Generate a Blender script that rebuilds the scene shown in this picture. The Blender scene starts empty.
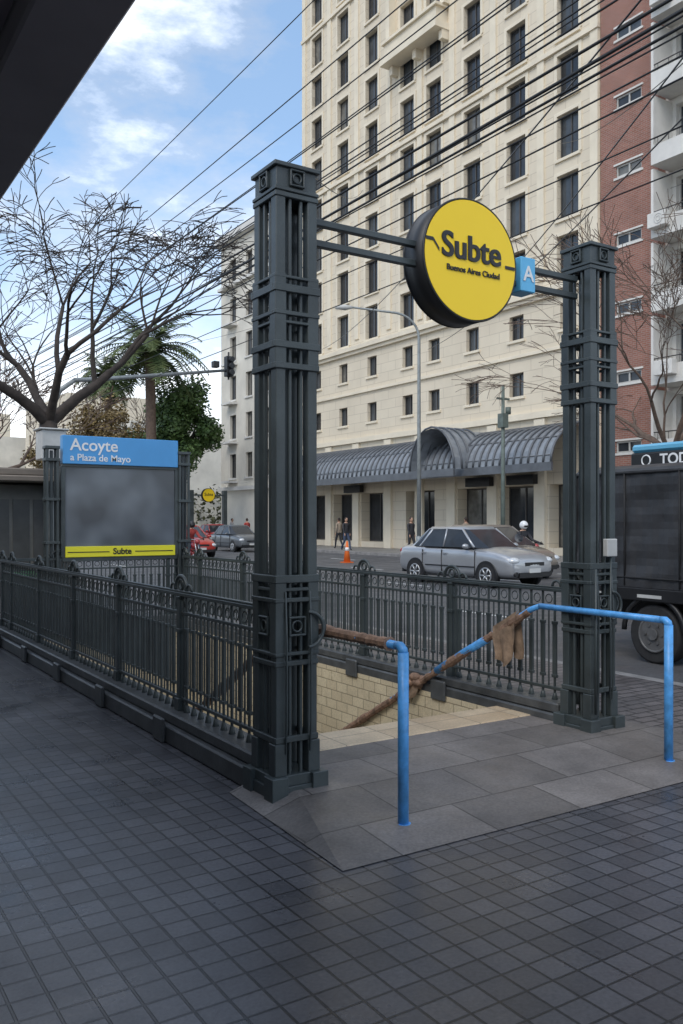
import bpy, math, random
from mathutils import Vector, Matrix
R=math.radians
scene=bpy.context.scene
scene.view_settings.view_transform='Standard'
scene.view_settings.look='None'
scene.view_settings.exposure=0
rnd=random.Random(7)

# ------------------------------------------------------------ materials
def newmat(name):
    m=bpy.data.materials.new(name); m.use_nodes=True
    nt=m.node_tree; b=nt.nodes['Principled BSDF']
    return m,nt,b
def N(nt,t,**kw):
    n=nt.nodes.new(t)
    for k,v in kw.items(): setattr(n,k,v)
    return n
def mix(nt,fac,a,b,mode='MIX'):
    n=N(nt,'ShaderNodeMixRGB',blend_type=mode)
    for i,x in enumerate((fac,a,b)):
        if hasattr(x,'is_linked'): nt.links.new(x,n.inputs[i])
        elif i==0: n.inputs[0].default_value=x
        else: n.inputs[i].default_value=(x[0],x[1],x[2],1)
    return n.outputs[0]
def ramp(nt,src,p0,p1,c0=(0,0,0),c1=(1,1,1)):
    n=N(nt,'ShaderNodeValToRGB')
    n.color_ramp.elements[0].position=p0; n.color_ramp.elements[1].position=p1
    n.color_ramp.elements[0].color=(*c0,1); n.color_ramp.elements[1].color=(*c1,1)
    nt.links.new(src,n.inputs[0]); return n.outputs[0]
def coords(nt,plane='XY',scale=1.0):
    tc=N(nt,'ShaderNodeTexCoord')
    if plane=='XY': return tc.outputs['Object']
    s=N(nt,'ShaderNodeSeparateXYZ'); c=N(nt,'ShaderNodeCombineXYZ')
    nt.links.new(tc.outputs['Object'],s.inputs[0])
    a,b={'YZ':('Y','Z'),'XZ':('X','Z')}[plane]
    nt.links.new(s.outputs[a],c.inputs[0]); nt.links.new(s.outputs[b],c.inputs[1])
    return c.outputs[0]
def noise(nt,scale,detail=5,vec=None,rough=.6):
    n=N(nt,'ShaderNodeTexNoise'); n.inputs['Scale'].default_value=scale
    n.inputs['Detail'].default_value=detail; n.inputs['Roughness'].default_value=rough
    if vec is None: vec=N(nt,'ShaderNodeTexCoord').outputs['Object']
    nt.links.new(vec,n.inputs['Vector']); return n.outputs['Fac']
def bump(nt,b,h,strength=.3,dist=.01):
    n=N(nt,'ShaderNodeBump'); n.inputs['Strength'].default_value=strength; n.inputs['Distance'].default_value=dist
    nt.links.new(h,n.inputs['Height']); nt.links.new(n.outputs[0],b.inputs['Normal'])
def mat(name,col,rough=.6,metal=0,var=.25,ns=4,bmp=0,bs=40,coat=0):
    m,nt,b=newmat(name)
    f=noise(nt,ns)
    f=ramp(nt,f,.3,.7)
    lo=[c*(1-var) for c in col]; hi=[min(1,c*(1+var)) for c in col]
    nt.links.new(mix(nt,f,lo,hi),b.inputs['Base Color'])
    b.inputs['Roughness'].default_value=rough; b.inputs['Metallic'].default_value=metal
    b.inputs['Coat Weight'].default_value=coat
    if bmp: bump(nt,b,noise(nt,bs),bmp,.01)
    return m
def tilemat(name,c1,c2,cm,bw,bh,mortar,plane='XY',offset=0,rough=.5,stain=.35,ss=.8,bst=.5,rvar=.2,grain=.15,spots=0):
    m,nt,b=newmat(name)
    v=coords(nt,plane)
    t=N(nt,'ShaderNodeTexBrick'); t.offset=offset; t.offset_frequency=2; t.squash=1
    t.inputs['Color1'].default_value=(*c1,1); t.inputs['Color2'].default_value=(*c2,1); t.inputs['Mortar'].default_value=(*cm,1)
    t.inputs['Scale'].default_value=1; t.inputs['Mortar Size'].default_value=mortar
    t.inputs['Mortar Smooth'].default_value=.3
    t.inputs['Brick Width'].default_value=bw; t.inputs['Row Height'].default_value=bh
    nt.links.new(v,t.inputs['Vector'])
    n1=ramp(nt,noise(nt,ss,6),.3,.72,(1-stain,)*3,(1+stain*.3,)*3)
    n2=ramp(nt,noise(nt,60,3),.3,.7,(1-grain,)*3,(1+grain,)*3)
    c=mix(nt,1,t.outputs['Color'],n1,'MULTIPLY'); c=mix(nt,1,c,n2,'MULTIPLY')
    if spots:
        vo=N(nt,'ShaderNodeTexVoronoi'); vo.inputs['Scale'].default_value=2.6; vo.inputs['Randomness'].default_value=1
        nt.links.new(N(nt,'ShaderNodeTexCoord').outputs['Object'],vo.inputs['Vector'])
        sf=ramp(nt,vo.outputs['Distance'],.035,.06,(1,1,1),(0,0,0))
        sm=N(nt,'ShaderNodeMath',operation='MULTIPLY'); nt.links.new(sf,sm.inputs[0]); sm.inputs[1].default_value=spots
        c=mix(nt,sm.outputs[0],c,[x*.45 for x in c1])
    nt.links.new(c,b.inputs['Base Color'])
    rr=ramp(nt,noise(nt,1.7,5),.3,.7,(rough-rvar,)*3,(rough+rvar,)*3)
    nt.links.new(rr,b.inputs['Roughness'])
    inv=N(nt,'ShaderNodeMath',operation='MULTIPLY_ADD'); inv.inputs[1].default_value=-1
    nt.links.new(t.outputs['Fac'],inv.inputs[0])
    nn=N(nt,'ShaderNodeMath',operation='MULTIPLY'); nt.links.new(noise(nt,25,4),nn.inputs[0]); nn.inputs[1].default_value=.35
    nt.links.new(nn.outputs[0],inv.inputs[2])
    bump(nt,b,inv.outputs[0],bst,.006)
    return m

IRON=mat('painted_iron',(.048,.060,.062),.4,.0,.3,3,.15,90)
PLINTH=mat('granite_plinth',(.075,.08,.083),.45,0,.35,6,.2,60)
TILE=tilemat('pavement_tiles',(.082,.081,.089),(.13,.128,.139),(.032,.032,.035),.125,.125,.0062,rough=.33,stain=.42,ss=.6,rvar=.12,bst=.6,spots=.6,grain=.2)
SLAB=tilemat('slate_slabs',(.155,.14,.13),(.235,.212,.198),(.09,.08,.072),.62,.46,.006,offset=.5,rough=.5,stain=.45,ss=1.5,bst=.4,spots=.5,grain=.2)
STRIP=tilemat('step_nosing_tile',(.60,.45,.29),(.68,.54,.37),(.3,.23,.16),.4,.3,.005,rough=.5,stain=.3,ss=3)
STEP=mat('stair_granite',(.34,.29,.23),.6,0,.3,8,.2)
WTILE=tilemat('cream_wall_tile',(.68,.58,.4),(.76,.66,.46),(.33,.27,.18),.2,.1,.005,'YZ',.5,rough=.3,stain=.25,ss=1.2)
WTILEX=tilemat('cream_wall_tile_x',(.62,.54,.38),(.7,.6,.42),(.33,.27,.18),.2,.1,.005,'XZ',.5,rough=.3,stain=.25,ss=1.2)
COBBLE=tilemat('cobble_edge',(.125,.112,.11),(.17,.15,.145),(.05,.046,.044),.22,.12,.012,offset=.5,rough=.5,stain=.35,ss=1)
ASPH=tilemat('asphalt',(.098,.098,.102),(.106,.106,.109),(.088,.088,.09),3.6,5.0,.012,rough=.6,stain=.35,ss=.35,grain=.25,bst=.25)
GROUND=mat('ground_earth',(.08,.075,.065),.9,0,.3,.5)
KERB=mat('kerb_stone',(.22,.21,.2),.7,0,.3,3,.2)
FARPAVE=tilemat('far_pavement',(.26,.245,.225),(.3,.285,.26),(.15,.14,.13),.4,.4,.01,rough=.6,stain=.3)
WPAINT=mat('road_paint',(.6,.6,.58),.6,0,.25,9)
BLUEP=mat('blue_rail_paint',(.085,.33,.70),.4,0,.28,14,.12,60,coat=.1)
BROWN=mat('brown_wrap',(.25,.155,.105),.8,0,.5,18,.6,50)
CLOTH=mat('rag_cloth',(.24,.165,.11),.9,0,.4,12,.5,30)
YEL=mat('sign_yellow',(1.0,.67,.012),.45,0,.02,2)
YEL2=mat('sign_yellow_green',(.8,.74,.03),.4,0,.05,2)
BLACK=mat('sign_black',(.014,.014,.015),.45,0,.2,3)
SBLUE=mat('sign_blue',(.075,.32,.66),.4,0,.08,2)
LBLUE=mat('line_blue',(.12,.47,.76),.35,0,.06,2)
WHITE=mat('white_paint',(.78,.78,.77),.5,0,.08,4)
GREY=mat('grey_plastic',(.48,.48,.46),.5,0,.15,4)
GALV=mat('galvanised_steel',(.27,.29,.29),.45,.3,.2,5)
RUBBER=mat('rubber',(.022,.022,.023),.8,0,.3,10)
ALLOY=mat('alloy',(.45,.46,.47),.35,.7,.15,8)
GLASSD=mat('dark_glass',(.03,.034,.04),.08,0,.3,1.5)
GLASSM=mat('mid_glass',(.06,.07,.08),.1,0,.4,1.2)
GLASSC=mat('curtained_glass',(.15,.145,.13),.15,0,.5,1.5)
BARK=mat('bark',(.05,.04,.034),.9,0,.4,6,.6,30)
BARK2=mat('bark_brown',(.13,.09,.068),.9,0,.3,6)
def boardmat():
    m,nt,b=newmat('map_board')
    f=ramp(nt,noise(nt,1.6,1.5),.35,.7)
    nt.links.new(mix(nt,f,(.05,.06,.075),(.16,.185,.215)),b.inputs['Base Color'])
    b.inputs['Roughness'].default_value=.15; return m
BOARD=boardmat()
def leafmat(name,c1,c2):
    m,nt,b=newmat(name)
    f=ramp(nt,noise(nt,1.2,4),.35,.65)
    g=ramp(nt,noise(nt,9,2),.3,.7,(.6,)*3,(1.4,)*3)
    nt.links.new(mix(nt,1,mix(nt,f,c1,c2),g,'MULTIPLY'),b.inputs['Base Color'])
    b.inputs['Roughness'].default_value=.6
    return m
LEAF=leafmat('leaves_green',(.035,.075,.02),(.09,.15,.035))
LEAFB=leafmat('leaves_brown',(.13,.09,.035),(.24,.17,.06))
PALML=leafmat('palm_leaves',(.05,.085,.028),(.13,.16,.05))
STONE=tilemat('cream_stone',(.72,.63,.49),(.75,.66,.515),(.58,.5,.385),1.45,.55,.02,'YZ',.5,rough=.75,stain=.12,ss=.3,bst=.2,rvar=.1,grain=.04)
TRIM=mat('stone_trim',(.76,.675,.53),.75,0,.08,1)
STONE2=mat('white_render',(.66,.62,.54),.8,0,.14,.5)
BRICK=tilemat('red_brick',(.28,.115,.08),(.35,.15,.108),(.34,.27,.23),.26,.085,.012,'YZ',.5,rough=.8,stain=.25,ss=.6,grain=.1)
BALC=mat('balcony_white',(.66,.64,.6),.7,0,.12,1)
CANOPY=mat('canopy_metal',(.12,.13,.145),.4,.2,.2,2)
CANGL=mat('canopy_glazing',(.24,.26,.285),.25,0,.2,2)
AWN=mat('awning_panel',(.19,.16,.18),.55,0,.15,2)
AWN2=mat('awning_edge',(.24,.22,.24),.5,0,.15,2)
TARP=mat('tarpaulin',(.035,.036,.039),.5,0,.35,3,.8,5)
SKIN=mat('skin',(.48,.29,.2),.6,0,.08,6)
HAIR=mat('hair',(.03,.02,.015),.7,0,.2,10)
def carpaint(name,c,metal=.6):
    return mat(name,c,.3,metal,.05,2,coat=.8)

# ------------------------------------------------------------ mesh builder
class M:
    def __init__(s): s.v=[];s.f=[];s.s=[]
    def quad(s,*p,smooth=False):
        n=len(s.v); s.v+= [tuple(q) for q in p]; s.f.append(tuple(range(n,n+len(p)))); s.s.append(smooth)
    def box(s,x0,y0,z0,x1,y1,z1):
        n=len(s.v)
        s.v+=[(x0,y0,z0),(x1,y0,z0),(x1,y1,z0),(x0,y1,z0),(x0,y0,z1),(x1,y0,z1),(x1,y1,z1),(x0,y1,z1)]
        for f in ((0,3,2,1),(4,5,6,7),(0,1,5,4),(1,2,6,5),(2,3,7,6),(3,0,4,7)):
            s.f.append(tuple(n+i for i in f)); s.s.append(False)
    def cb(s,cx,cy,cz,sx,sy,sz): s.box(cx-sx/2,cy-sy/2,cz-sz/2,cx+sx/2,cy+sy/2,cz+sz/2)
    def tube(s,pts,rad,n=8,caps=True,smooth=True,closed=False):
        pts=[Vector(p) for p in pts]
        if not isinstance(rad,(list,tuple)): rad=[rad]*len(pts)
        base=len(s.v); L=len(pts); up=None
        for i,p in enumerate(pts):
            if closed: t=pts[(i+1)%L]-pts[i-1]
            else: t=pts[min(i+1,L-1)]-pts[max(i-1,0)]
            if t.length<1e-9: t=Vector((0,0,1))
            t.normalize()
            if up is None:
                up=Vector((0,0,1)) if abs(t.z)<.9 else Vector((1,0,0))
            a=t.cross(up)
            if a.length<1e-4: a=t.cross(Vector((0,1,0)))
            a.normalize(); b=a.cross(t); up=b
            for k in range(n):
                an=2*math.pi*k/n+ (math.pi/4 if n==4 else 0)
                q=p+(a*math.cos(an)+b*math.sin(an))*rad[i]; s.v.append(tuple(q))
        for i in range(L if closed else L-1):
            j=(i+1)%L
            for k in range(n):
                k2=(k+1)%n
                s.f.append((base+i*n+k,base+i*n+k2,base+j*n+k2,base+j*n+k)); s.s.append(smooth)
        if caps and not closed:
            s.f.append(tuple(base+k for k in range(n))[::-1]); s.s.append(False)
            s.f.append(tuple(base+(L-1)*n+k for k in range(n))); s.s.append(False)
    def ring(s,c,u,v,Rr,r,n=24,m=6,a0=0,a1=2*math.pi):
        c=Vector(c);u=Vector(u);v=Vector(v); full=abs(a1-a0-2*math.pi)<1e-6
        cnt=n if full else n+1
        s.tube([c+(u*math.cos(a0+(a1-a0)*i/n)+v*math.sin(a0+(a1-a0)*i/n))*Rr for i in range(cnt)],r,m,closed=full)
    def ball(s,c,rx,ry,rz,n=12,m=8):
        b=len(s.v)
        for i in range(m+1):
            th=math.pi*i/m
            for k in range(n):
                ph=2*math.pi*k/n
                s.v.append((c[0]+rx*math.sin(th)*math.cos(ph),c[1]+ry*math.sin(th)*math.sin(ph),c[2]+rz*math.cos(th)))
        for i in range(m):
            for k in range(n):
                s.f.append((b+i*n+k,b+(i+1)*n+k,b+(i+1)*n+(k+1)%n,b+i*n+(k+1)%n)); s.s.append(True)
    def obj(s,name,material,parent=None,bevel=0,sub=0):
        me=bpy.data.meshes.new(name); me.from_pydata(s.v,[],s.f)
        me.polygons.foreach_set('use_smooth',s.s); me.materials.append(material); me.update()
        o=bpy.data.objects.new(name,me); scene.collection.objects.link(o)
        if parent: o.parent=parent
        if bevel:
            b=o.modifiers.new('bevel','BEVEL'); b.width=bevel; b.segments=1; b.limit_method='ANGLE'
        if sub:
            b=o.modifiers.new('sub','SUBSURF'); b.levels=sub; b.render_levels=sub
        return o
def empty(name,loc=(0,0,0),rz=0):
    o=bpy.data.objects.new(name,None); scene.collection.objects.link(o); o.location=loc; o.rotation_euler=(0,0,rz); return o
def text(name,body,loc,size,material,parent,rot=(R(90),0,0),ax='CENTER',bold=0,ext=.002,xs=1):
    c=bpy.data.curves.new(name,'FONT'); c.body=body; c.size=size; c.align_x=ax; c.align_y='CENTER'
    c.offset=bold; c.extrude=ext; c.materials.append(material)
    o=bpy.data.objects.new(name,c); scene.collection.objects.link(o); o.location=loc; o.rotation_euler=rot; o.scale=(xs,1,1); o.parent=parent
    return o

# ------------------------------------------------------------ camera
cd=bpy.data.cameras.new('camera'); cam=bpy.data.objects.new('camera',cd); scene.collection.objects.link(cam)
cd.sensor_fit='VERTICAL'; cd.sensor_height=36; cd.sensor_width=24; cd.lens=863/1024*36
cd.shift_y=9/1024; cd.clip_end=2000; cd.clip_start=.05
cam.location=(0,0,1.6); cam.rotation_euler=(R(90),0,-math.atan2(.543,.84))
scene.camera=cam

# ------------------------------------------------------------ world
w=bpy.data.worlds.new('World'); scene.world=w; w.use_nodes=True; nt=w.node_tree
for n in list(nt.nodes): nt.nodes.remove(n)
out=N(nt,'ShaderNodeOutputWorld'); sky=N(nt,'ShaderNodeTexSky'); sky.sky_type='NISHITA'; sky.sun_disc=False
SE=R(46)
sky.sun_elevation=SE; sky.air_density=1.0; sky.dust_density=.6
bg1=N(nt,'ShaderNodeBackground'); bg1.inputs[1].default_value=.15; nt.links.new(sky.outputs[0],bg1.inputs[0])
bg2=N(nt,'ShaderNodeBackground'); bg2.inputs[1].default_value=2.1
tc=N(nt,'ShaderNodeTexCoord'); mp=N(nt,'ShaderNodeMapping'); mp.inputs['Scale'].default_value=(1,1,2.2); mp.inputs['Location'].default_value=(.9,.45,.3)
nt.links.new(tc.outputs['Generated'],mp.inputs[0])
n1=noise(nt,2.8,10,mp.outputs[0],.6)
f=ramp(nt,n1,.43,.70)
cc=ramp(nt,n1,.43,.60,(.42,.66,1.0),(1,.99,.98)); 
sp=N(nt,'ShaderNodeSeparateXYZ'); nt.links.new(tc.outputs['Generated'],sp.inputs[0])
hz=N(nt,'ShaderNodeMapRange'); hz.inputs[1].default_value=.0; hz.inputs[2].default_value=.42; hz.inputs[3].default_value=.5; hz.inputs[4].default_value=.23
nt.links.new(sp.outputs['Z'],hz.inputs[0])
hw=N(nt,'ShaderNodeMapRange'); hw.inputs[1].default_value=.02; hw.inputs[2].default_value=.36; hw.inputs[3].default_value=.75; hw.inputs[4].default_value=0
nt.links.new(sp.outputs['Z'],hw.inputs[0])
nt.links.new(mix(nt,hw.outputs[0],cc,(.95,.97,1.0)),bg2.inputs[0])
mx=N(nt,'ShaderNodeMath',operation='MAXIMUM'); nt.links.new(f,mx.inputs[0]); nt.links.new(hz.outputs[0],mx.inputs[1])
ms=N(nt,'ShaderNodeMixShader'); nt.links.new(mx.outputs[0],ms.inputs[0]); nt.links.new(bg1.outputs[0],ms.inputs[1]); nt.links.new(bg2.outputs[0],ms.inputs[2])
nt.links.new(ms.outputs[0],out.inputs[0])
sl=bpy.data.lights.new('sun','SUN'); sl.energy=1.5; sl.angle=R(28); sl.color=(1,.94,.84)
so=bpy.data.objects.new('sun',sl); scene.collection.objects.link(so)
az=R(212)
sd=Vector((math.cos(az)*math.cos(SE),math.sin(az)*math.cos(SE),math.sin(SE)))
so.rotation_euler=(-sd).to_track_quat('-Z','Y').to_euler()
sky.sun_rotation=math.atan2(sd.x,sd.y)

# ------------------------------------------------------------ ground
HX0,HX1,HY0,HY1=2.60,4.92,5.25,12.0
def holed(m,X0,X1,Y0,Y1,z):
    xs=[X0,HX0,HX1,X1]; ys=[Y0,HY0,HY1,Y1]
    for i in range(3):
        for j in range(3):
            if i==1 and j==1: continue
            m.quad((xs[i],ys[j],z),(xs[i+1],ys[j],z),(xs[i+1],ys[j+1],z),(xs[i],ys[j+1],z))
m=M(); holed(m,-900,1100,-900,1200,-.16); m.obj('ground',GROUND)
KX=7.45; FX=25.0; BX=30.0
m=M(); holed(m,-2.4,KX-.16,-30,260,0); m.obj('sidewalk',TILE)
m=M(); m.box(KX-.16,-30,-.15,KX,260,.004); m.obj('kerb',KERB,bevel=.012)
m=M(); m.quad((KX,-30,-.14),(FX,-30,-.14),(FX,260,-.14),(KX,260,-.14)); m.obj('road',ASPH)
m=M(); m.box(FX,-30,-.15,FX+.16,260,.004); m.obj('kerb',KERB,bevel=.012)
m=M(); m.quad((FX+.16,-30,0),(BX+3,-30,0),(BX+3,260,0),(FX+.16,260,0)); m.obj('far_sidewalk',FARPAVE)
m=M(); m.quad((5.35,-5,.004),(KX-.16,-5,.004),(KX-.16,40,.004),(5.35,40,.004)); m.obj('cobble_paving',COBBLE)
m=M()
for X in (11.0,14.4,17.9,21.4):
    y=-10
    while y<150:
        m.box(X-.05,y,-.1399,X+.05,y+2.0,-.136); y+=7
m.obj('road_markings',WPAINT)

# ------------------------------------------------------------ subway entrance
PX0,PX1,PY=2.46,5.05,4.41
ent=empty('subway_entrance_stairwell')
m=M()
a=(2.14,3.30,.005);b=(5.75,3.30,.005);c=(5.4,4.2,.075);d=(2.42,4.2,.075)
m.quad(a,b,c,d); m.quad((2.2,4.62,.005),a,d,(2.42,4.62,.075)); m.quad(b,(5.62,4.62,.005),(5.4,4.62,.075),c)
m.quad(d,c,(5.4,4.62,.075),(2.42,4.62,.075)); m.quad((2.57,4.62,.075),(4.95,4.62,.075),(4.95,4.94,.075),(2.57,4.94,.075))
m.obj('apron_slabs',SLAB,ent)
m=M(); m.box(2.57,4.88,-.2,4.95,5.27,.082); m.obj('top_step',STRIP,ent,bevel=.008)
m=M()
z=.08; y=5.27; run,rise=.297,.165; k=0
while y<11.9:
    m.box(2.60,y,-4.2,4.92,min(y+run,12),z-rise*(k+1)); y+=run; k+=1
m.obj('stairs',STEP,ent,bevel=.01)
m=M()
m.quad((2.603,5.0,-4.3),(2.603,12,-4.3),(2.603,12,.05),(2.603,5.0,.05))
m.quad((4.917,5.0,-4.3),(4.917,5.0,.05),(4.917,12,.05),(4.917,12,-4.3)); m.obj('side_walls',WTILE,ent)
m=M(); m.quad((2.6,11.99,-1.4),(4.92,11.99,-1.4),(4.92,11.99,.05),(2.6,11.99,.05)); m.obj('end_wall',WTILEX,ent)
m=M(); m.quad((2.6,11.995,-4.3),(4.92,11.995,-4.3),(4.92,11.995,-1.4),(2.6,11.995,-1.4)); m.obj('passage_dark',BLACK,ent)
m=M()
m.box(PX0-.15,4.62,0,PX0+.13,12.12,.13); m.box(PX0-.11,4.62,.13,PX0+.11,12.12,.21)
m.box(PX1-.13,4.62,0,PX1+.15,12.12,.13); m.box(PX1-.11,4.62,.13,PX1+.11,12.12,.21)
m.box(PX0-.15,12.122,0,PX1+.15,12.38,.13); m.box(PX0-.11,12.122,.13,PX1+.11,12.34,.21)
for y in (6.0,7.4,8.8,10.2,11.6):
    m.box(PX0-.18,y-.1,0,PX0-.151,y+.1,.18); m.box(PX1-.16,y-.1,0,PX1-.131,y+.1,.18)
m.obj('plinth',PLINTH,ent,bevel=.012)

def railing(name,p0,p1,posts):
    e=empty(name); m=M(); dx=Vector((p1[0]-p0[0],p1[1]-p0[1],0)); L=dx.length; u=dx.normalized(); v=Vector((-u.y,u.x,0))
    def bx(s0,s1,t,z0,z1,off=0):
        a=Vector((p0[0],p0[1],0))+u*s0+v*(off-t/2); b=Vector((p0[0],p0[1],0))+u*s1+v*(off+t/2)
        m.box(min(a.x,b.x),min(a.y,b.y),z0,max(a.x,b.x),max(a.y,b.y),z1)
    bx(0,L,.05,1.05,1.075); bx(0,L,.03,1.0755,1.09); bx(0,L,.022,.915,.938); bx(0,L,.03,.285,.31)
    n=int(round(L/.125)); st=L/n
    for i in range(n):
        s=st*(i+.5)
        if any(abs(s-q)<.055 for q in posts): continue
        bx(s-.009,s+.009,.016,.21,1.051)
        bx(s-.019,s+.019,.022,.40,.80)
        bx(s-.023,s+.023,.03,.795,.82); bx(s-.023,s+.023,.03,.38,.405)
        c=Vector((p0[0],p0[1],.992))+u*(s+st/2)
        m.ring(c,u,(0,0,1),.034,.006,12,4)
        bx(s+st/2-.006,s+st/2+.006,.012,.311,.916)
        m.tube([Vector((p0[0],p0[1],.20))+u*s,Vector((p0[0],p0[1],.26))+u*s],[.028,.014],8)
    for q in posts:
        bx(q-.024,q+.024,.045,.21,1.07); bx(q-.04,q+.04,.08,.21,.30); bx(q-.032,q+.032,.06,.78,.81);bx(q-.032,q+.032,.06,1.03,1.048)
        for dq in (-.06,.06): bx(q+dq-.009,q+dq+.009,.02,.21,1.046)
        c=Vector((p0[0],p0[1],1.09))+u*q
        m.ring(c,u,(0,0,1),.105,.016,18,6,0,math.pi)
        m.ring(c+Vector((0,0,.042)),u,(0,0,1),.038,.013,12,5)
        for sg in (-1,1):
            m.ring(c+u*(.15*sg),u*(-sg),(0,0,1),.044,.012,8,5,0,math.pi)
    m.obj('railing_bars',IRON,e,bevel=.003)
    return e
railing('iron_railing',(PX0,4.56),(PX0,12.2),[.02,1.42,2.82,4.22,5.62,7.02,7.58])
railing('iron_railing',(PX1,4.56),(PX1,12.2),[.02,1.42,2.82,4.22,5.62,7.02,7.58])
railing('iron_railing',(PX0+.06,12.23),(PX1-.06,12.23),[.7,2.3])

def pillar(name,cx,cy):
    e=empty(name); m=M()
    m.cb(cx,cy,.05,.335,.335,.10); m.cb(cx,cy,.13,.31,.31,.062)
    for sx in (-1,1):
        for sy in (-1,1):
            x=cx+sx*.104; y=cy+sy*.104
            m.cb(x+sx*.028,y+sy*.028,.08,.105,.105,.163)
            m.cb(x,y,1.82,.062,.062,3.36)
            m.cb(x+sx*.005,y+sy*.005,.25,.078,.078,.18)
            m.cb(x+sx*.003,y+sy*.003,2.73,.072,.072,.54)
            m.cb(x+sx*.003,y+sy*.003,1.04,.072,.072,.42)
    for a in (-.036,.036):
        for s in (-1,1):
            m.cb(cx+a,cy+s*.113,1.82,.02,.022,3.35)
            m.cb(cx+s*.113,cy+a,1.82,.022,.02,3.35)
    m.cb(cx,cy,1.82,.06,.06,3.34)
    for z,h,s in ((.36,.035,.283),(.79,.03,.283),(.845,.02,.29),(1.15,.025,.295),(1.27,.045,.292),(1.21,.02,.283),
                  (2.48,.035,.292),(2.60,.04,.30),(2.73,.018,.285),(2.78,.025,.295),(2.92,.045,.30),(2.985,.018,.288),(3.45,.03,.283)):
        t=.028
        m.box(cx-s/2,cy-s/2,z-h/2,cx+s/2,cy-s/2+t,z+h/2); m.box(cx-s/2,cy+s/2-t,z-h/2,cx+s/2,cy+s/2,z+h/2)
        m.box(cx-s/2,cy-s/2+t,z-h/2,cx-s/2+t,cy+s/2-t,z+h/2); m.box(cx+s/2-t,cy-s/2+t,z-h/2,cx+s/2,cy+s/2-t,z+h/2)
    m.cb(cx,cy,3.545,.262,.262,.13); m.cb(cx,cy,3.617,.30,.30,.026); m.cb(cx,cy,3.48,.287,.287,.022)
    for zc,hw in ((3.55,.043),(1.0,.05)):
        for (nx,ny) in ((0,-1),(-1,0),(0,1),(1,0)):
            off=.14
            c=Vector((cx+nx*off,cy+ny*off,zc)); u=Vector((-ny,nx,0))
            for s in (-1,1):
                p=c+u*s*hw
                m.cb(p.x,p.y,p.z,.012 if ny else .02,.012 if nx else .02,hw*2)
                m.cb(c.x,c.y,c.z+s*hw,(hw*2+.01) if ny else .022,(hw*2+.01) if nx else .022,.012)
            m.ring(c,u,(0,0,1),hw*.62,.007,14,5)
    for sgn in (-1,1):
        m.ring((cx+.15,cy+sgn*.09,.98),(1,0,0),(0,0,1),.065,.011,12,5,-math.pi/2,math.pi/2)
        m.tube([(cx+sgn*.08,cy-.145,1.2),(cx+sgn*.08,cy-.162,.9),(cx+sgn*.08,cy-.162,.45),(cx+sgn*.08,cy-.145,.28)],.008,6)
    m.ring((cx+.06,cy-.165,.98),(1,0,0),(0,0,1),.1,.012,14,6,-math.pi/2,math.pi/2)
    for sx in (-1,1):
        for sy in (-1,1):
            m.tube([(cx+sx*.132,cy+sy*.132,.16),(cx+sx*.132,cy+sy*.132,.182)],.016,6)
    m.obj('pillar_ironwork',IRON,e,bevel=.004)
    return e
pillar('iron_pillar',PX0,PY); pillar('iron_pillar',PX1,PY)
e=empty('junction_box'); m=M(); m.box(PX1-.03,PY-.2,1.34,PX1+.08,PY-.155,1.47); m.obj('box_body',GREY,e,bevel=.006)
m=M(); m.tube([(PX1+.03,PY-.18,1.34),(PX1+.03,PY-.17,.3)],.007,6); m.tube([(PX1-.12,PY-.17,1.25),(PX1-.12,PY-.17,.2)],.01,8); m.obj('conduit',IRON,e)

# round sign
sg=empty('subway_round_sign'); CX,CZ,RR=3.80,3.315,.402
m=M()
for z in (3.38,3.255):
    m.box(PX0+.14,PY-.022,z-.02,CX-.3,PY+.022,z+.02); m.box(CX+.3,PY-.022,z-.02,PX1-.14,PY+.022,z+.02)
m.obj('beams',IRON,sg,bevel=.004)
m=M(); m.tube([(CX,PY-.10,CZ),(CX,PY+.10,CZ)],RR,72,smooth=True)
for s in (-1,1): m.ring((CX,PY+s*.10,CZ),(1,0,0),(0,0,1),RR-.004,.008,72,8)
m.obj('rim',BLACK,sg)
for s,rz in ((-1,0),(1,math.pi)):
    yf=PY+s*.106
    m=M(); m.tube([(CX,yf-.002,CZ),(CX,yf+.002,CZ)],RR-.012,72); m.obj('face',YEL,sg)
    yt=yf+s*.006
    rt=(R(90),0,rz)
    k=1 if s<0 else -1
    for i,dxx in enumerate((-.0045,0,.0045)):
        text('lettering',"Subte",(CX+dxx,yt+s*.0006*i,CZ+.065),.232,BLACK,sg,rt,bold=.0025,xs=.98)
    for i,dxx in enumerate((-.0009,.0009)):
        text('sub_lettering',"Buenos Aires Ciudad",(CX+k*.015+dxx,yt+s*.0006*i,CZ-.075),.054,BLACK,sg,rt,bold=.0003)
    m=M()
    def P(x,z): return (CX+k*x,yt,CZ+z)
    def band(x0,z0,x1,z1,h=.011):
        m.quad(P(x0,z0-h),P(x1,z1-h),P(x1,z1+h),P(x0,z0+h))
    band(-.385,.085,-.325,.085); band(-.3245,.085,-.275,.025); band(.295,.0,.385,.0)
    m.obj('line_band',BLACK,sg)
e=empty('subway_line_sign'); m=M(); m.box(4.285,PY-.07,3.315-.12,4.425,PY+.07,3.315+.12); m.obj('blue_box',LBLUE,e,bevel=.006)
text('letter',"A",(4.355,PY-.073,3.315),.15,WHITE,e,bold=.002)

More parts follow.
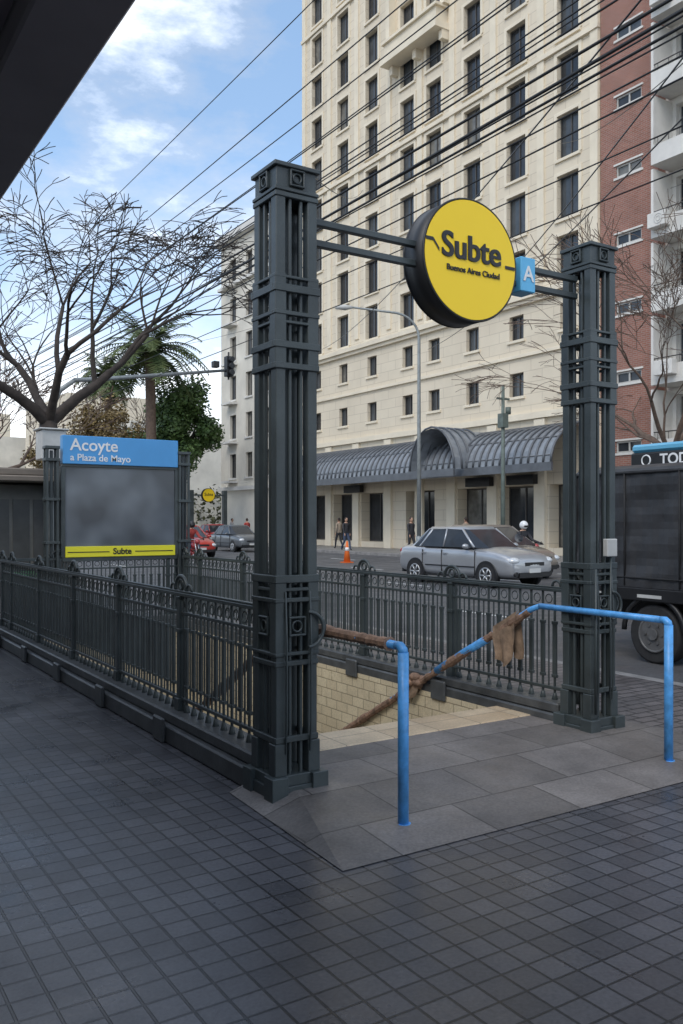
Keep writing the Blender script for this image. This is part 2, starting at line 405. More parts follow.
# station sign at far end
e=empty('station_name_sign'); SY=12.25
m=M()
for X in (3.12,5.06):
    for sx in (-.07,.07):
        for sy in (-.06,.06):
            m.cb(X+sx,SY+sy,1.38,.035,.035,2.46)
    m.cb(X,SY,1.38,.04,.04,2.4)
    for z in (2.62,2.45,1.9,1.3,.5): m.cb(X,SY,z,.2,.18,.04)
    m.cb(X,SY,.14,.26,.26,.28)
m.box(3.26,SY-.05,1.03,4.96,SY+.05,1.09)
m.box(3.26,SY-.05,2.36,4.96,SY+.05,2.40); m.box(3.24,SY-.05,1.09,3.30,SY+.05,2.36); m.box(4.92,SY-.05,1.09,4.98,SY+.05,2.36)
m.obj('sign_posts',IRON,e,bevel=.004)
m=M(); m.box(3.30,SY-.03,1.24,4.92,SY+.03,2.36); m.obj('map_board',BOARD,e)
m=M(); m.box(3.26,SY-.07,2.40,4.96,SY+.07,2.80); m.obj('name_header',SBLUE,e,bevel=.006)
m=M(); m.box(3.30,SY-.06,1.09,4.92,SY+.04,1.24); m.obj('yellow_strip',YEL2,e,bevel=.004)
text('station_name',"Acoyte",(3.36,SY-.073,2.665),.235,WHITE,e,ax='LEFT',bold=.003)
text('direction',"a Plaza de Mayo",(3.36,SY-.073,2.49),.135,WHITE,e,ax='LEFT',bold=.0015)
text('brand_word',"Subte",(4.11,SY-.063,1.163),.12,BLACK,e,bold=.003)
m=M(); m.box(3.33,SY-.064,1.155,3.92,SY-.061,1.167); m.box(4.3,SY-.064,1.155,4.88,SY-.061,1.167); m.obj('strip_line',BLACK,e)

# handrails
def handrail(name,X,wrapfrom,rag):
    e=empty(name); m=M()
    m.tube([(X,3.6,.005),(X,3.6,.915)],.029,16); m.tube([(X,3.6,.02),(X,3.6,.028)],.04,16)
    m.tube([(X,3.6,.90),(X,3.606,.93),(X,3.625,.945),(X,3.66,.946)],[.028,.027,.025,.023],14)
    slope=.556
    m.tube([(X,3.64,.945),(X,4.75,.945)],.023,12)
    m.tube([(X,4.75,.945),(X,4.85,.91),(X,11.5,.91-6.65*slope)],.022,12)
    for y in (7.6,9.6): m.tube([(X,y,.945-(y-4.75)*slope-.02),(X+(.0),y,.945-(y-4.75)*slope-.85)],.018,8)
    m.obj('rail_tube',BLUEP,e)
    m=M(); r=random.Random(int(X*10)); pts=[];rad=[]
    for i in range(140):
        y=wrapfrom+i*.03
        z=.945 if y<4.75 else .94-(y-4.78)*slope
        pts.append((X+r.uniform(-.004,.004),y,z)); rad.append(.027+r.uniform(0,.008)+.012*max(0,math.sin(y*9))**4)
    m.tube(pts,rad,9,smooth=False)
    m.obj('tape_wrap',BROWN,e)
    if rag:
        m=M()
        def cloth(yc,zt,w,h,ph):
            nx,nz=14,10
            for s in (-1,1):
                g=[]
                for j in range(nz+1):
                    row=[]
                    for i in range(nx+1):
                        a=i/nx; bb=j/nz
                        y=yc+(a-.5)*w*(1-.25*bb)+.015*math.sin(bb*5+ph)
                        x=X+s*(.03+.012*bb)+.022*bb*math.sin(a*11+ph+s)
                        z=zt-(a-.5)*w*slope-bb*h*(1+.2*math.sin(a*5+ph+s))
                        row.append((x,y,z))
                    g.append(row)
                for j in range(nz):
                    for i in range(nx): m.quad(g[j][i],g[j][i+1],g[j+1][i+1],g[j+1][i],smooth=True)
        cloth(5.1,.815,.27,.32,.4)
        cloth(6.35,.09,.22,.13,2.0)
        m.obj('hanging_cloth',CLOTH,e)
        m=M(); r=random.Random(3)
        for i in range(7): m.ball((X+r.uniform(-.03,.03),6.25+r.uniform(-.15,.15),.13+r.uniform(-.04,.05)),.05,.07,.04,8,6)
        m.obj('bundled_tape',BROWN,e)
        m=M(); m.tube([(X,5.35,.62),(X,5.6,.49),(X,6.0,.265)],.034,10); m.obj('blue_sleeve',BLUEP,e)
handrail('blue_handrail',2.71,3.72,False)
handrail('blue_handrail',4.89,4.86,True)

# ------------------------------------------------------------ near-side building + awning
e=empty('shop_building'); m=M(); m.box(-8,-30,0,-2.4,120,4.4); m.obj('walls',STONE2,e)  # unseen frontage carrying the awning; made low to let in more skylight
m=M()
for i in range(30):
    y=-12+i*3.6; m.box(-2.4,y,.4,-2.37,y+2.8,2.7)
m.obj('shop_windows',GLASSM,e)
e=empty('street_awning'); m=M(); m.box(-2.4,.2,3.08,.55,15,3.2); m.obj('soffit',AWN,e)
m=M(); m.box(.56,.2,3.0,.80,15,3.32); m.obj('edge_beam',AWN2,e,bevel=.01)
m=M()
for y in range(1,15,2): m.box(-2.3,y,3.03,.55,y+.08,3.08)
m.obj('ribs',AWN,e)
m=M()
for y in (2.4,4.4,6.4): m.box(.25,y,3.055,.33,y+.5,3.078)
m.obj('light_fitting',GREY,e)

# ------------------------------------------------------------ buildings across
def facade(wall,X,Y0,Y1,Z0,Z1,cols,rows,gl,frame,depth=.28,trim=None,sill=True):
    ys=sorted(set([Y0,Y1]+[a for c in cols for a in c])); zs=sorted(set([Z0,Z1]+[a for r in rows for a in r]))
    cs=set(cols); rs=set(rows)
    for j in range(len(zs)-1):
        for i in range(len(ys)-1):
            y0,y1,z0,z1=ys[i],ys[i+1],zs[j],zs[j+1]
            if (y0,y1) in cs and (z0,z1) in rs:
                D=X+depth
                wall.quad((X,y0,z0),(D,y0,z0),(D,y0,z1),(X,y0,z1)); wall.quad((X,y1,z0),(X,y1,z1),(D,y1,z1),(D,y1,z0))
                wall.quad((X,y0,z0),(X,y1,z0),(D,y1,z0),(D,y0,z0)); wall.quad((X,y0,z1),(D,y0,z1),(D,y1,z1),(X,y1,z1))
                g=rnd.choice(gl); g.quad((D-.02,y0,z0),(D-.02,y0,z1),(D-.02,y1,z1),(D-.02,y1,z0))
                ym=(y0+y1)/2; t=.035
                frame.box(D-.07,ym-t,z0,D-.021,ym+t,z1); frame.box(D-.071,y0,z0,D-.021,y0+.06,z1); frame.box(D-.071,y1-.06,z0,D-.021,y1,z1)
                frame.box(D-.072,y0,z1-.07,D-.021,y1,z1); frame.box(D-.072,y0,z0,D-.021,y1,z0+.07)
                if trim and sill:
                    trim.box(X-.10,y0-.12,z0-.13,X+.02,y1+.12,z0-.003)
            else:
                wall.quad((X,y0,z0),(X,y0,z1),(X,y1,z1),(X,y1,z0))
def finish(e,wall,wm,gl,fr,frm,trim,tm):
    wall.obj('walls',wm,e)
    for g,mt,n in zip(gl,(GLASSD,GLASSM,GLASSC),('window_glass','window_glass_b','window_curtains')):
        if g.f: g.obj(n,mt,e)
    if fr.f: fr.obj('window_frames',frm,e)
    if trim.f: trim.obj('trim',tm,e)
FRM=mat('window_frame_dark',(.07,.065,.06),.5,0,.1,3)
FRW=mat('window_frame_white',(.5,.49,.46),.5,0,.1,3)

e=empty('hotel_building'); wall=M();trim=M();fr=M(); gls=[M(),M(),M()]; gl=[gls[0],gls[0],gls[1],gls[1],gls[1],gls[2]]
HY=(25.6,51.3); cc_=[27.4,30.7,33.9,37.05,39.45,43.0,46.2,49.4]
Rup=[(13.7+2.77*k-1.02,13.7+2.77*k+.98) for k in range(11)]
facade(wall,BX,HY[0],HY[1],12.2,45,[(c-.64,c+.64) for c in cc_],Rup,gl,fr,trim=trim)
facade(wall,BX,HY[0],HY[1],6.5,12.2,[(c-.48,c+.48) for c in cc_],[(7.65,8.8),(10.4,11.6)],gl,fr,trim=trim)
gc=[(c-1.15,c+1.15) for c in (27.4,30.7,33.9)]+[(37.0,39.6)]+[(c-1.15,c+1.15) for c in (43.0,46.2,49.4)]
facade(wall,BX,HY[0],HY[1],0,6.5,gc,[(.35,3.3)],[gls[0],gls[0],gls[2]],fr,depth=.7)
wall.quad((BX,HY[0],0),(BX+18,HY[0],0),(BX+18,HY[0],45),(BX,HY[0],45)); wall.quad((BX,HY[1],0),(BX,HY[1],45),(BX+18,HY[1],45),(BX+18,HY[1],0))
wall.quad((BX,HY[0],45),(BX+18,HY[0],45),(BX+18,HY[1],45),(BX,HY[1],45))
edges=[HY[0]+.25]+[(cc_[i]+cc_[i+1])/2 for i in range(7)]+[HY[1]-.25]
for y in edges: trim.box(BX-.09,y-.22,12.9,BX+.01,y+.22,44.4)
for y in edges: trim.box(BX-.16,y-.34,0,BX+.01,y+.34,6.4)
trim.box(BX-.35,HY[0]-.05,12.2,BX+.02,HY[1]+.05,12.45); trim.box(BX-.2,HY[0]-.03,12.0,BX+.02,HY[1]+.03,12.197)
trim.box(BX-.22,HY[0]-.03,6.45,BX+.02,HY[1]+.03,6.75)
trim.box(BX-.13,HY[0]-.02,9.5,BX+.02,HY[1]+.02,9.66)
for k in range(11):
    z=13.7+2.77*k
    if k in (3,7): trim.box(BX-.16,HY[0]-.02,z+1.2,BX+.02,HY[1]+.02,z+1.42)
for c in cc_:
    for k in range(11):
        z=13.7+2.77*k
        trim.box(BX-.05,c-.82,z-1.02,BX+.01,c-.645,z+1.16); trim.box(BX-.05,c+.645,z-1.02,BX+.01,c+.82,z+1.16); trim.box(BX-.055,c-.644,z+.99,BX+.01,c+.644,z+1.16)
trim.box(BX-1.0,35.7,27.9,BX+.02,40.8,28.25); trim.box(BX-.8,35.9,28.25,BX+.02,40.6,29.1); trim.box(BX-.95,35.75,29.1,BX+.02,40.75,29.25)
for y in (35.9,38.2,40.4): trim.box(BX-.5,y-.15,27.4,BX,y+.15,27.9)
trim.box(BX-.5,35.6,29.25,BX+.02,35.95,44); trim.box(BX-.5,40.55,29.25,BX+.02,40.9,44)
finish(e,wall,STONE,gls,fr,FRM,trim,TRIM)
m=M();mg=M()
cy0,cy1=26.0,51.0; r=1.9; n=10
def arc(X,i):
    a=math.pi/2*i/n; return (X-r*1.35*math.sin(a) , 4.1+r*math.cos(a))
for i in range(n):
    (xa,za),(xb,zb)=arc(BX,i),arc(BX,i+1)
    mg.quad((xa,cy0,za),(xb,cy0,zb),(xb,cy1,zb),(xa,cy1,za),smooth=True)
y=cy0
while y<cy1+.01:
    m.tube([(arc(BX,i)[0]-.02,y,arc(BX,i)[1]+.03) for i in range(n+1)],.06,5); y+=.45
for i in (3,6,9): m.tube([(arc(BX,i)[0],cy0,arc(BX,i)[1]+.04),(arc(BX,i)[0],cy1,arc(BX,i)[1]+.04)],.03,4)
m.box(BX-r*1.35-.12,cy0-.1,3.75,BX-r*1.35,cy1+.1,4.12)
mc=M()
for i in range(12):
    a0=math.pi*i/12;a1=math.pi*(i+1)/12; yc=33.2;rv=1.7
    mc.quad((BX-3.3,yc+rv*math.cos(a0),4.1+1.2*rv*math.sin(a0)),(BX-3.3,yc+rv*math.cos(a1),4.1+1.2*rv*math.sin(a1)),(BX,yc+rv*math.cos(a1),4.1+1.2*rv*math.sin(a1)),(BX,yc+rv*math.cos(a0),4.1+1.2*rv*math.sin(a0)),smooth=True)
mc.obj('entrance_vault',CANGL,e)
for X in (-3.3,-2.8,-2.3,-1.8,-1.3): m.tube([(BX+X,33.2+1.73*math.cos(math.pi*i/12),4.1+1.22*1.73*math.sin(math.pi*i/12)) for i in range(13)],.055,5)
m.box(BX-3.4,31.4,3.75,BX-3.3,35.0,4.1)
m.obj('canopy_ribs',CANOPY,e); mg.obj('canopy_glazing',CANGL,e)
m=M()
for y in (30.0,33.0,44.5): m.box(BX-.5,y-.9,3.35,BX-.2,y+.9,3.8)
m.obj('shop_signs',BLACK,e)

e=empty('apartment_building'); wall=M();trim=M();fr=M(); gls=[M(),M(),M()]
facade(wall,BX,51.35,64.5,0,24.2,[(c-.55,c+.55) for c in (53.5,56.5,59.5,62.3)],[(5+3.1*k,6.9+3.1*k) for k in range(6)],gls,fr,trim=trim)
wall.quad((BX,64.5,0),(BX,64.5,24.2),(BX+12,64.5,24.2),(BX+12,64.5,0)); wall.quad((BX,51.35,24.2),(BX+12,51.35,24.2),(BX+12,64.5,24.2),(BX,64.5,24.2))
trim.box(BX-.5,51.4,23.8,BX+.02,64.7,24.4); trim.box(BX-.3,51.4,4.0,BX+.02,64.6,4.3); trim.box(BX-.3,51.4,20.2,BX+.02,64.6,20.45)
for k in range(6): trim.box(BX-.7,61.5,4.6+3.1*k,BX,63.1,4.75+3.1*k)
finish(e,wall,STONE2,gls,fr,FRM,trim,BALC)

e=empty('brick_apartment_building'); wall=M();trim=M();fr=M(); gls=[M(),M(),M()]
BY1=25.55
facade(wall,BX,22.6,BY1,0,48,[(23.4,24.7)],[(4.5+2.95*k,5.0+2.95*k) for k in range(14)],gls,fr,trim=None,depth=.12)
wall.quad((BX,BY1,0),(BX,BY1,48),(BX+16,BY1,48),(BX+16,BY1,0)); wall.quad((BX,8,48),(BX+16,8,48),(BX+16,BY1,48),(BX,BY1,48))
for k in range(14):
    z=4.2+2.95*k
    trim.box(BX-.05,23.3,z+.2,BX+.01,24.8,z+.295); trim.box(BX-.05,23.3,z+.805,BX+.01,24.8,z+.88)
bal=M(); gl2=[gls[0],gls[1],gls[2]]; wallb=M()
cols=[(a,a+2.1) for a in (20.0,17.0,14.0,11.0)]
facade(wallb,BX+.5,8,22.6,0,48,cols,[(4.5+2.95*k,6.75+2.95*k) for k in range(14)],gl2,fr)
wall.quad((BX,22.6,0),(BX+.5,22.6,0),(BX+.5,22.6,48),(BX,22.6,48))
wallb.obj('rendered_wall',BALC,e)
for k in range(14):
    z=4.1+2.95*k
    bal.box(BX-.7,8.5,z,BX+.49,22.4,z+.16)
    bal.box(BX-.7,8.5,z+.16,BX-.62,22.4,z+.75)
    bal.box(BX-.7,22.28,z+.75,BX+.49,22.4,z+2.78)
rl=M()
for k in range(14):
    z=4.1+2.95*k
    rl.tube([(BX-.66,8.5,z+1.05),(BX-.66,22.3,z+1.05)],.025,5)
    y=8.6
    while y<22.3: rl.tube([(BX-.66,y,z+.75),(BX-.66,y,z+1.05)],.012,4); y+=.5
bal.obj('balconies',BALC,e); rl.obj('balcony_rails',FRM,e)
finish(e,wall,BRICK,gls,fr,FRW,trim,BALC)
m=M();m3=M()
for k,y in ((1,21.6),(3,21.9),(6,21.8)):
    z=4.4+2.95*k; m.box(BX-1.05,y-.42,z,BX-.71,y+.42,z+.58); m3.ring((BX-1.055,y-.1,z+.29),(0,1,0),(0,0,1),.19,.012,16,4)
    m3.ring((BX-1.055,y-.1,z+.29),(0,1,0),(0,0,1),.1,.01,12,4)
m.obj('air_conditioners',BALC,e,bevel=.02); m3.obj('ac_grilles',GREY,e)

for i,(y0,y1,h,x,mt) in enumerate(((95,118,13,33,STONE2),(125,150,20,34,STONE),(155,185,16,30,STONE2),(190,230,24,28,STONE))):
    e=empty('distant_building'); wall=M();trim=M();fr=M();gls=[M(),M(),M()]
    ns=int((y1-y0)/4)
    facade(wall,x,y0,y1,0,h,[(y0+1.2+4*k,y0+2.6+4*k) for k in range(ns)],[(1.2+3.2*k,2.9+3.2*k) for k in range(int(h/3.2))],gls,fr,trim=trim)
    wall.quad((x,y0,0),(x+12,y0,0),(x+12,y0,h),(x,y0,h)); wall.quad((x,y1,0),(x,y1,h),(x+12,y1,h),(x+12,y1,0)); wall.quad((x,y0,h),(x+12,y0,h),(x+12,y1,h),(x,y1,h))
    finish(e,wall,mt,gls,fr,FRM,trim,TRIM)
e=empty('distant_building'); wall=M(); wall.box(2,262,0,26,280,18); wall.obj('walls',STONE2,e); m=M()
for i in range(8):
    for k in range(5): m.box(3+i*2.8,261.9,1.5+3.3*k,4.4+i*2.8,261.99,3.3+3.3*k)
m.obj('windows',GLASSD,e)

# ------------------------------------------------------------ trees
def bare_tree(name,base,h,spread,seed,material,trunk_h=3.2,r0=.16,levels=7,lean=(0,0),thin=.006,droop=0,up=.75):
    r=random.Random(seed); m=M()
    def grow(p,d,L,rad,lv):
        pts=[p];rr=[rad];n=4 if lv>levels-3 else 3
        q=p.copy();dd=d.copy()
        for i in range(n):
            dd=(dd+Vector((r.uniform(-1,1),r.uniform(-1,1),r.uniform(-.7,.85)-droop*(lv<3)))*.22).normalized()
            q=q+dd*L/n; pts.append(q.copy()); rr.append(max(thin,rad*(1-.34*(i+1)/n)))
        m.tube(pts,rr,8 if lv>=levels-1 else (5 if lv>3 else 3),caps=False)
        if lv<=0: return
        kids=r.choice((2,3,3)) if lv<levels else 4
        for k in range(kids):
            ax=Vector((r.uniform(-1,1),r.uniform(-1,1),r.uniform(-.4,.4)))
            nd=(dd+ax*spread*(1.0 if k else .45)); nd.z=nd.z*.9+(.12 if lv>2 else -.05); nd.normalize()
            st=pts[-1] if k<2 else pts[r.randint(1,n)]
            grow(st.copy(),nd,L*r.uniform(.66,.92),rr[-1]*r.uniform(.62,.88),lv-1)
    b=Vector(base)
    m.tube([b,b+Vector((lean[0]*.3,lean[1]*.3,trunk_h*.5)),b+Vector((lean[0],lean[1],trunk_h))],[r0*1.4,r0*1.05,r0*.95],10)
    tp=b+Vector((lean[0],lean[1],trunk_h-.05))
    L=(h-trunk_h)*.30
    for k in range(4):
        a=2*math.pi*(k+r.uniform(-.2,.2))/4
        grow(tp.copy(),Vector((math.cos(a)*spread*1.1,math.sin(a)*spread*1.1,up)).normalized(),L,r0*r.uniform(.55,.8),levels-1)
    e=empty(name); m.obj('branches',material,e)
def PXY(px,d):
    t=(px-341.5)/863*d
    return .84*t+.543*d, -.543*t+.84*d
bare_tree('bare_tree',(4.9,18.6,0),9.6,.85,11,BARK,3.7,.19,7,(-.2,.1),.0085,.4,1.2)
bare_tree('bare_tree',(26.6,19.7,0),12.2,.75,5,BARK2,4,.17,7,(.2,0),.011,.2)
bare_tree('bare_tree',(6.4,36,0),9,.75,21,BARK2,3,.15,6,(0,.2),.016)
bare_tree('bare_tree',(26.2,74,0),12,.75,31,BARK2,3,.2,6,(0,.2),.022)

def leafy(name,base,h,rad,seed,lm,trunk=.25,n=5200,ls=.28,zr=.75):
    r=random.Random(seed); e=empty(name); m=M(); t=M(); b=Vector(base)
    cz=h-rad*zr; t.tube([b,b+Vector((.1,0,cz*.6)),b+Vector((0,.1,cz))],[trunk,trunk*.8,trunk*.45],8)
    cl=[]
    for i in range(34):
        a=r.uniform(0,6.28); u=r.uniform(-.9,1); q=math.sqrt(max(0,1-u*u)); k=r.uniform(.3,.85)
        c=b+Vector((math.cos(a)*q*rad*k,math.sin(a)*q*rad*k,cz+u*rad*zr*k)); cl.append((c,rad*r.uniform(.2,.4)))
        t.tube([b+Vector((0,0,cz*.75)),(b+Vector((0,0,cz)))*.5+c*.5,c],[trunk*.35,trunk*.2,.02],4)
    for i in range(n):
        c,cr=r.choice(cl)
        v=Vector((r.gauss(0,1),r.gauss(0,1),r.gauss(0,1))); v.normalize(); p=c+v*cr*r.uniform(.4,1.1)
        a=Vector((r.uniform(-1,1),r.uniform(-1,1),r.uniform(-.6,.6))).normalized(); q=a.cross(v)
        if q.length<.01: continue
        q.normalize(); s=ls*r.uniform(.5,1.1)
        m.quad(p-a*s*.5,p+q*s*.3,p+a*s*.5,p-q*s*.3)
    t.obj('trunk',BARK,e); m.obj('crown',lm,e)
x,y=PXY(182,62); leafy('green_tree',(x,y,0),12.0,3.4,3,LEAF,.3,16000,.36,1.2)
x,y=PXY(150,72); leafy('green_tree',(x,y,0),10.5,3.8,13,LEAF,.3,9000,.46,.9)
x,y=PXY(98,68); leafy('brown_leaf_tree',(x,y,0),11.6,3.6,4,LEAFB,.3,8000,.34,1.0)
x,y=PXY(60,90); leafy('brown_leaf_tree',(x,y,0),10.5,4.0,8,LEAFB,.3,5600,.4,.9)
m=M(); r=random.Random(2)
for i in range(30):
    px=r.uniform(-20,225); d=r.uniform(85,150); x,y=PXY(px,d); h=r.uniform(5,8.5); rr=r.uniform(2.5,4)
    m.tube([(x,y,0),(x,y,h-rr)],.2,5)
    for k in range(520):
        v=Vector((r.gauss(0,1),r.gauss(0,1),r.gauss(0,1))).normalized()*rr*r.uniform(.5,1.05)*(1+.25*math.sin(3*r.random()*6))
        p=Vector((x,y,h-rr*.7))+Vector((v.x,v.y,v.z*.8)); a=Vector((r.uniform(-1,1),r.uniform(-1,1),r.uniform(-1,1))).normalized(); q=a.cross(Vector((.3,.2,1))).normalized(); s=r.uniform(.3,.7)
        m.quad(p-a*s*.5,p+q*s*.35,p+a*s*.5,p-q*s*.35)
m.obj('distant_tree_row',leafmat('far_leaves',(.05,.06,.025),(.12,.12,.05)))
def palm(name,base,h,seed,L=3.4):
    r=random.Random(seed); e=empty(name); t=M(); m=M(); b=Vector(base)
    t.tube([b,b+Vector((.1,0,h*.5)),b+Vector((0,0,h)),b+Vector((0,0,h+.5))],[.42,.34,.33,.5],10); t.obj('trunk',BARK2,e)
    for i in range(70):
        a=r.uniform(0,6.28); el=r.uniform(-.35,1.25)
        p=b+Vector((0,0,h+.4)); d=Vector((math.cos(a)*math.cos(el),math.sin(a)*math.cos(el),math.sin(el)))
        side=Vector((-math.sin(a),math.cos(a),0)); n=12; ll=L*r.uniform(.8,1.1)
        for k in range(n):
            q=p+d*ll/n; d=(d+Vector((0,0,-.13))).normalized()
            w=.7*math.sin(math.pi*(k+1.2)/(n+1.5))+.05
            for sg in (-1,1):
                for j in range(2):
                    o=p.lerp(q,j*.5); tip=o+side*sg*w+d*.25+Vector((0,0,-.2*r.random()))
                    m.quad(o,o+d*.14,tip)
            m.tube([p,q],.035,3,caps=False); p=q
    m.obj('fronds',PALML,e)
x,y=PXY(150,58); palm('palm_tree',(x,y,0),12.6,1,4.3)
x,y=PXY(108,74); palm('palm_tree',(x,y,0),13.4,2,3.0)

# ------------------------------------------------------------ overhead wires, poles
e=empty('overhead_wires'); m=M(); r=random.Random(5)
spec=[(7.0,7.7,.010),(7.15,7.35,.009),(6.9,7.05,.010),(7.1,6.75,.018),(7.0,6.42,.020),(7.2,6.32,.016),(7.0,6.0,.010),(7.1,5.9,.010),(7.3,5.55,.008),(7.0,8.3,.009),(7.3,8.9,.010),(6.9,9.7,.009),(7.3,5.05,.008),(7.1,6.6,.010),(6.95,6.2,.009),(7.2,7.9,.009),(6.8,6.9,.012),(7.2,7.2,.008)]
for X,Z,rad in spec:
    pts=[]; dx=r.uniform(-.3,.5); s=r.uniform(.1,.45)
    for i in range(61):
        Y=-12+i*1.6; tt=((Y+12)%48)/48
        pts.append((X+dx*(Y-20)/60,Y,Z+s*1.2*((2*tt-1)**2-.5)))
    m.tube(pts,rad,5)
m.obj('wires_along_street',BLACK,e)
m=M()
for (a,b,s) in (((7,2,7.2),(30,28,19),.8),((7,4,6.6),(30,36,12.3),.7),((7,5,6.9),(30,50,13),.8),((7,-2,7),(30,22,15),.6),((7,36,7.5),(30,52,16),.5),((7,12,7.3),(30,44,22),.5),((7,3,6.4),(24.9,31.2,9.5),.5)):
    a=Vector(a);b=Vector(b); m.tube([a.lerp(b,i/20)-Vector((0,0,4*s*(i/20)*(1-i/20))) for i in range(21)],.011,4)
m.obj('cross_wires',BLACK,e)
for Y in (-12.0,84.0):
    e=empty('utility_pole'); m=M(); m.tube([(7.05,Y,0),(7.05,Y,10)],[.15,.1],10); m.box(6.4,Y-.05,6.5,7.8,Y+.05,6.62); m.box(6.4,Y-.05,8.5,7.8,Y+.05,8.62); m.obj('pole',GALV,e)
def lamp(name,x,y,h,arm,ad):
    e=empty(name); m=M(); ad=Vector(ad).normalized()
    m.tube([(x,y,0),(x,y,.9)],.14,10); b=Vector((x,y,h-1.6))
    pts=[(x,y,.9),(x,y,h*.5),b]
    for i in range(1,7):
        a=math.pi/2*i/6*.88; pts.append(tuple(b+ad*(1.3*(1-math.cos(a)))+Vector((0,0,1.2*math.sin(a)))))
    q=Vector(pts[-1])+ad*(arm-1.2)+Vector((0,0,.25)); pts.append(tuple(q))
    m.tube(pts,[.1,.085,.07]+[.055]*6+[.045],8); m.obj('pole',GALV,e)
    m=M(); m.tube([q,q+ad*.35,q+ad*.8],[.06,.14,.07],8); m.obj('lantern',GREY,e)
x,y=PXY(419,39.7); lamp('street_lamp',x,y,11.6,3.2,(-.84,.543,0))
x,y=PXY(503,37); e=empty('utility_pole'); m=M(); m.tube([(x,y,0),(x,y,7.4)],[.10,.07],8); m.box(x-.16,y-.16,5.6,x+.16,y+.16,6.2); m.box(x-.35,y-.04,6.8,x+.35,y+.04,6.88); m.tube([(x+.3,y,6.2),(x+.3,y,6.5)],.12,8); m.obj('pole',mat('pole_green',(.13,.16,.14),.5),e)
e=empty('traffic_light'); m=M(); Y=25.6
m.tube([(6.5,Y,0),(6.5,Y,4.3),(6.55,Y,4.9),(6.75,Y,5.4),(7.2,Y,5.75),(8,Y,5.85),(12.1,Y,6.5)],[.11,.09,.085,.08,.07,.065,.045],10); m.obj('mast_arm',GALV,e)
m=M(); m.box(12.05,Y-.14,6.3,12.29,Y+.1,6.95); m.box(11.6,Y-.12,6.55,11.8,Y+.1,6.75); m.tube([(12.17,Y,6.2),(12.17,Y,7.1)],.035,6)
for z in (6.41,6.62,6.83): m.tube([(12.17,Y-.14,z),(12.17,Y-.3,z)],[.085,.095],12)
m.obj('signal_head',BLACK,e,bevel=.01)
m=M(); m.tube([(12.17,Y-.145,6.83),(12.17,Y-.155,6.83)],.08,12); m.obj('red_lens',mat('red_lens',(.4,.02,.02),.3),e)
x,y=PXY(208,62); e=empty('subway_round_sign'); m=M(); vd=Vector((.0,1,0)); c=Vector((x,y,3.45))
m.tube([c-vd*.12,c+vd*.12],.5,32); m.obj('rim',BLACK,e); m=M(); m.tube([c-vd*.14,c-vd*.125],.46,32); m.obj('face',YEL,e)
text('lettering',"Subte",(x,y-.15,3.5),.3,BLACK,e,bold=.003)
m=M()
for s in (-1.3,1.3): m.box(x+s-.15,y-.15,0,x+s+.15,y+.15,3.8)
m.box(x-1.2,y-.03,3.4,x-.45,y+.03,3.5); m.box(x+.45,y-.03,3.4,x+1.2,y+.03,3.5); m.obj('pillars',IRON,e)

# ------------------------------------------------------------ kiosk
KIO=mat('kiosk_metal',(.22,.21,.185),.5,0,.25,2); KIOR=mat('kiosk_roof',(.2,.165,.13),.6,0,.25,2)
e=empty('newspaper_kiosk'); kx0,kx1,ky0,ky1=2.35,4.1,14.6,17.4
m=M(); m.box(kx0,ky0,.12,kx1,ky1,2.2)
m.box(kx0-.03,ky0-.03,0,kx1+.03,ky1+.03,.12)
m.obj('cabin',KIO,e,bevel=.02)
m=M(); m.box(kx0-.45,ky0-.5,2.22,kx1+.2,ky1+.3,2.32); m.box(kx0-.35,ky0-.4,2.32,kx1+.1,ky1+.2,2.44); m.obj('roof',KIOR,e,bevel=.02)
m=M()
for i in range(5): m.box(kx0+.12+i*.32,ky0-.02,.4,kx0+.38+i*.32,ky0-.003,1.95)
for i in range(8): m.box(kx0-.02,ky0+.15+i*.33,.4,kx0-.003,ky0+.42+i*.33,1.95)
m.obj('shutters',mat('shutter',(.12,.12,.115),.45,.3,.2,3),e)
x,y=PXY(51,14.2); e=empty('service_box'); m=M(); m.tube([(x,y,0),(x,y,2.6)],.06,8); m.obj('post',GALV,e); m=M(); m.box(x-.2,y-.2,2.6,x+.2,y+.2,3.08); m.box(x-.24,y-.24,3.08,x+.24,y+.24,3.11); m.obj('cabinet',GREY,e,bevel=.02)
e=empty('litter_bin'); m=M(); m.tube([(3.0,13.6,0),(3.0,13.6,.75),(3.0,13.6,.85)],[.2,.24,.2],14); m.ring((3.0,13.6,.78),(1,0,0),(0,1,0),.24,.02,16,5); m.obj('bin_body',mat('bin_green',(.04,.2,.07),.5),e)

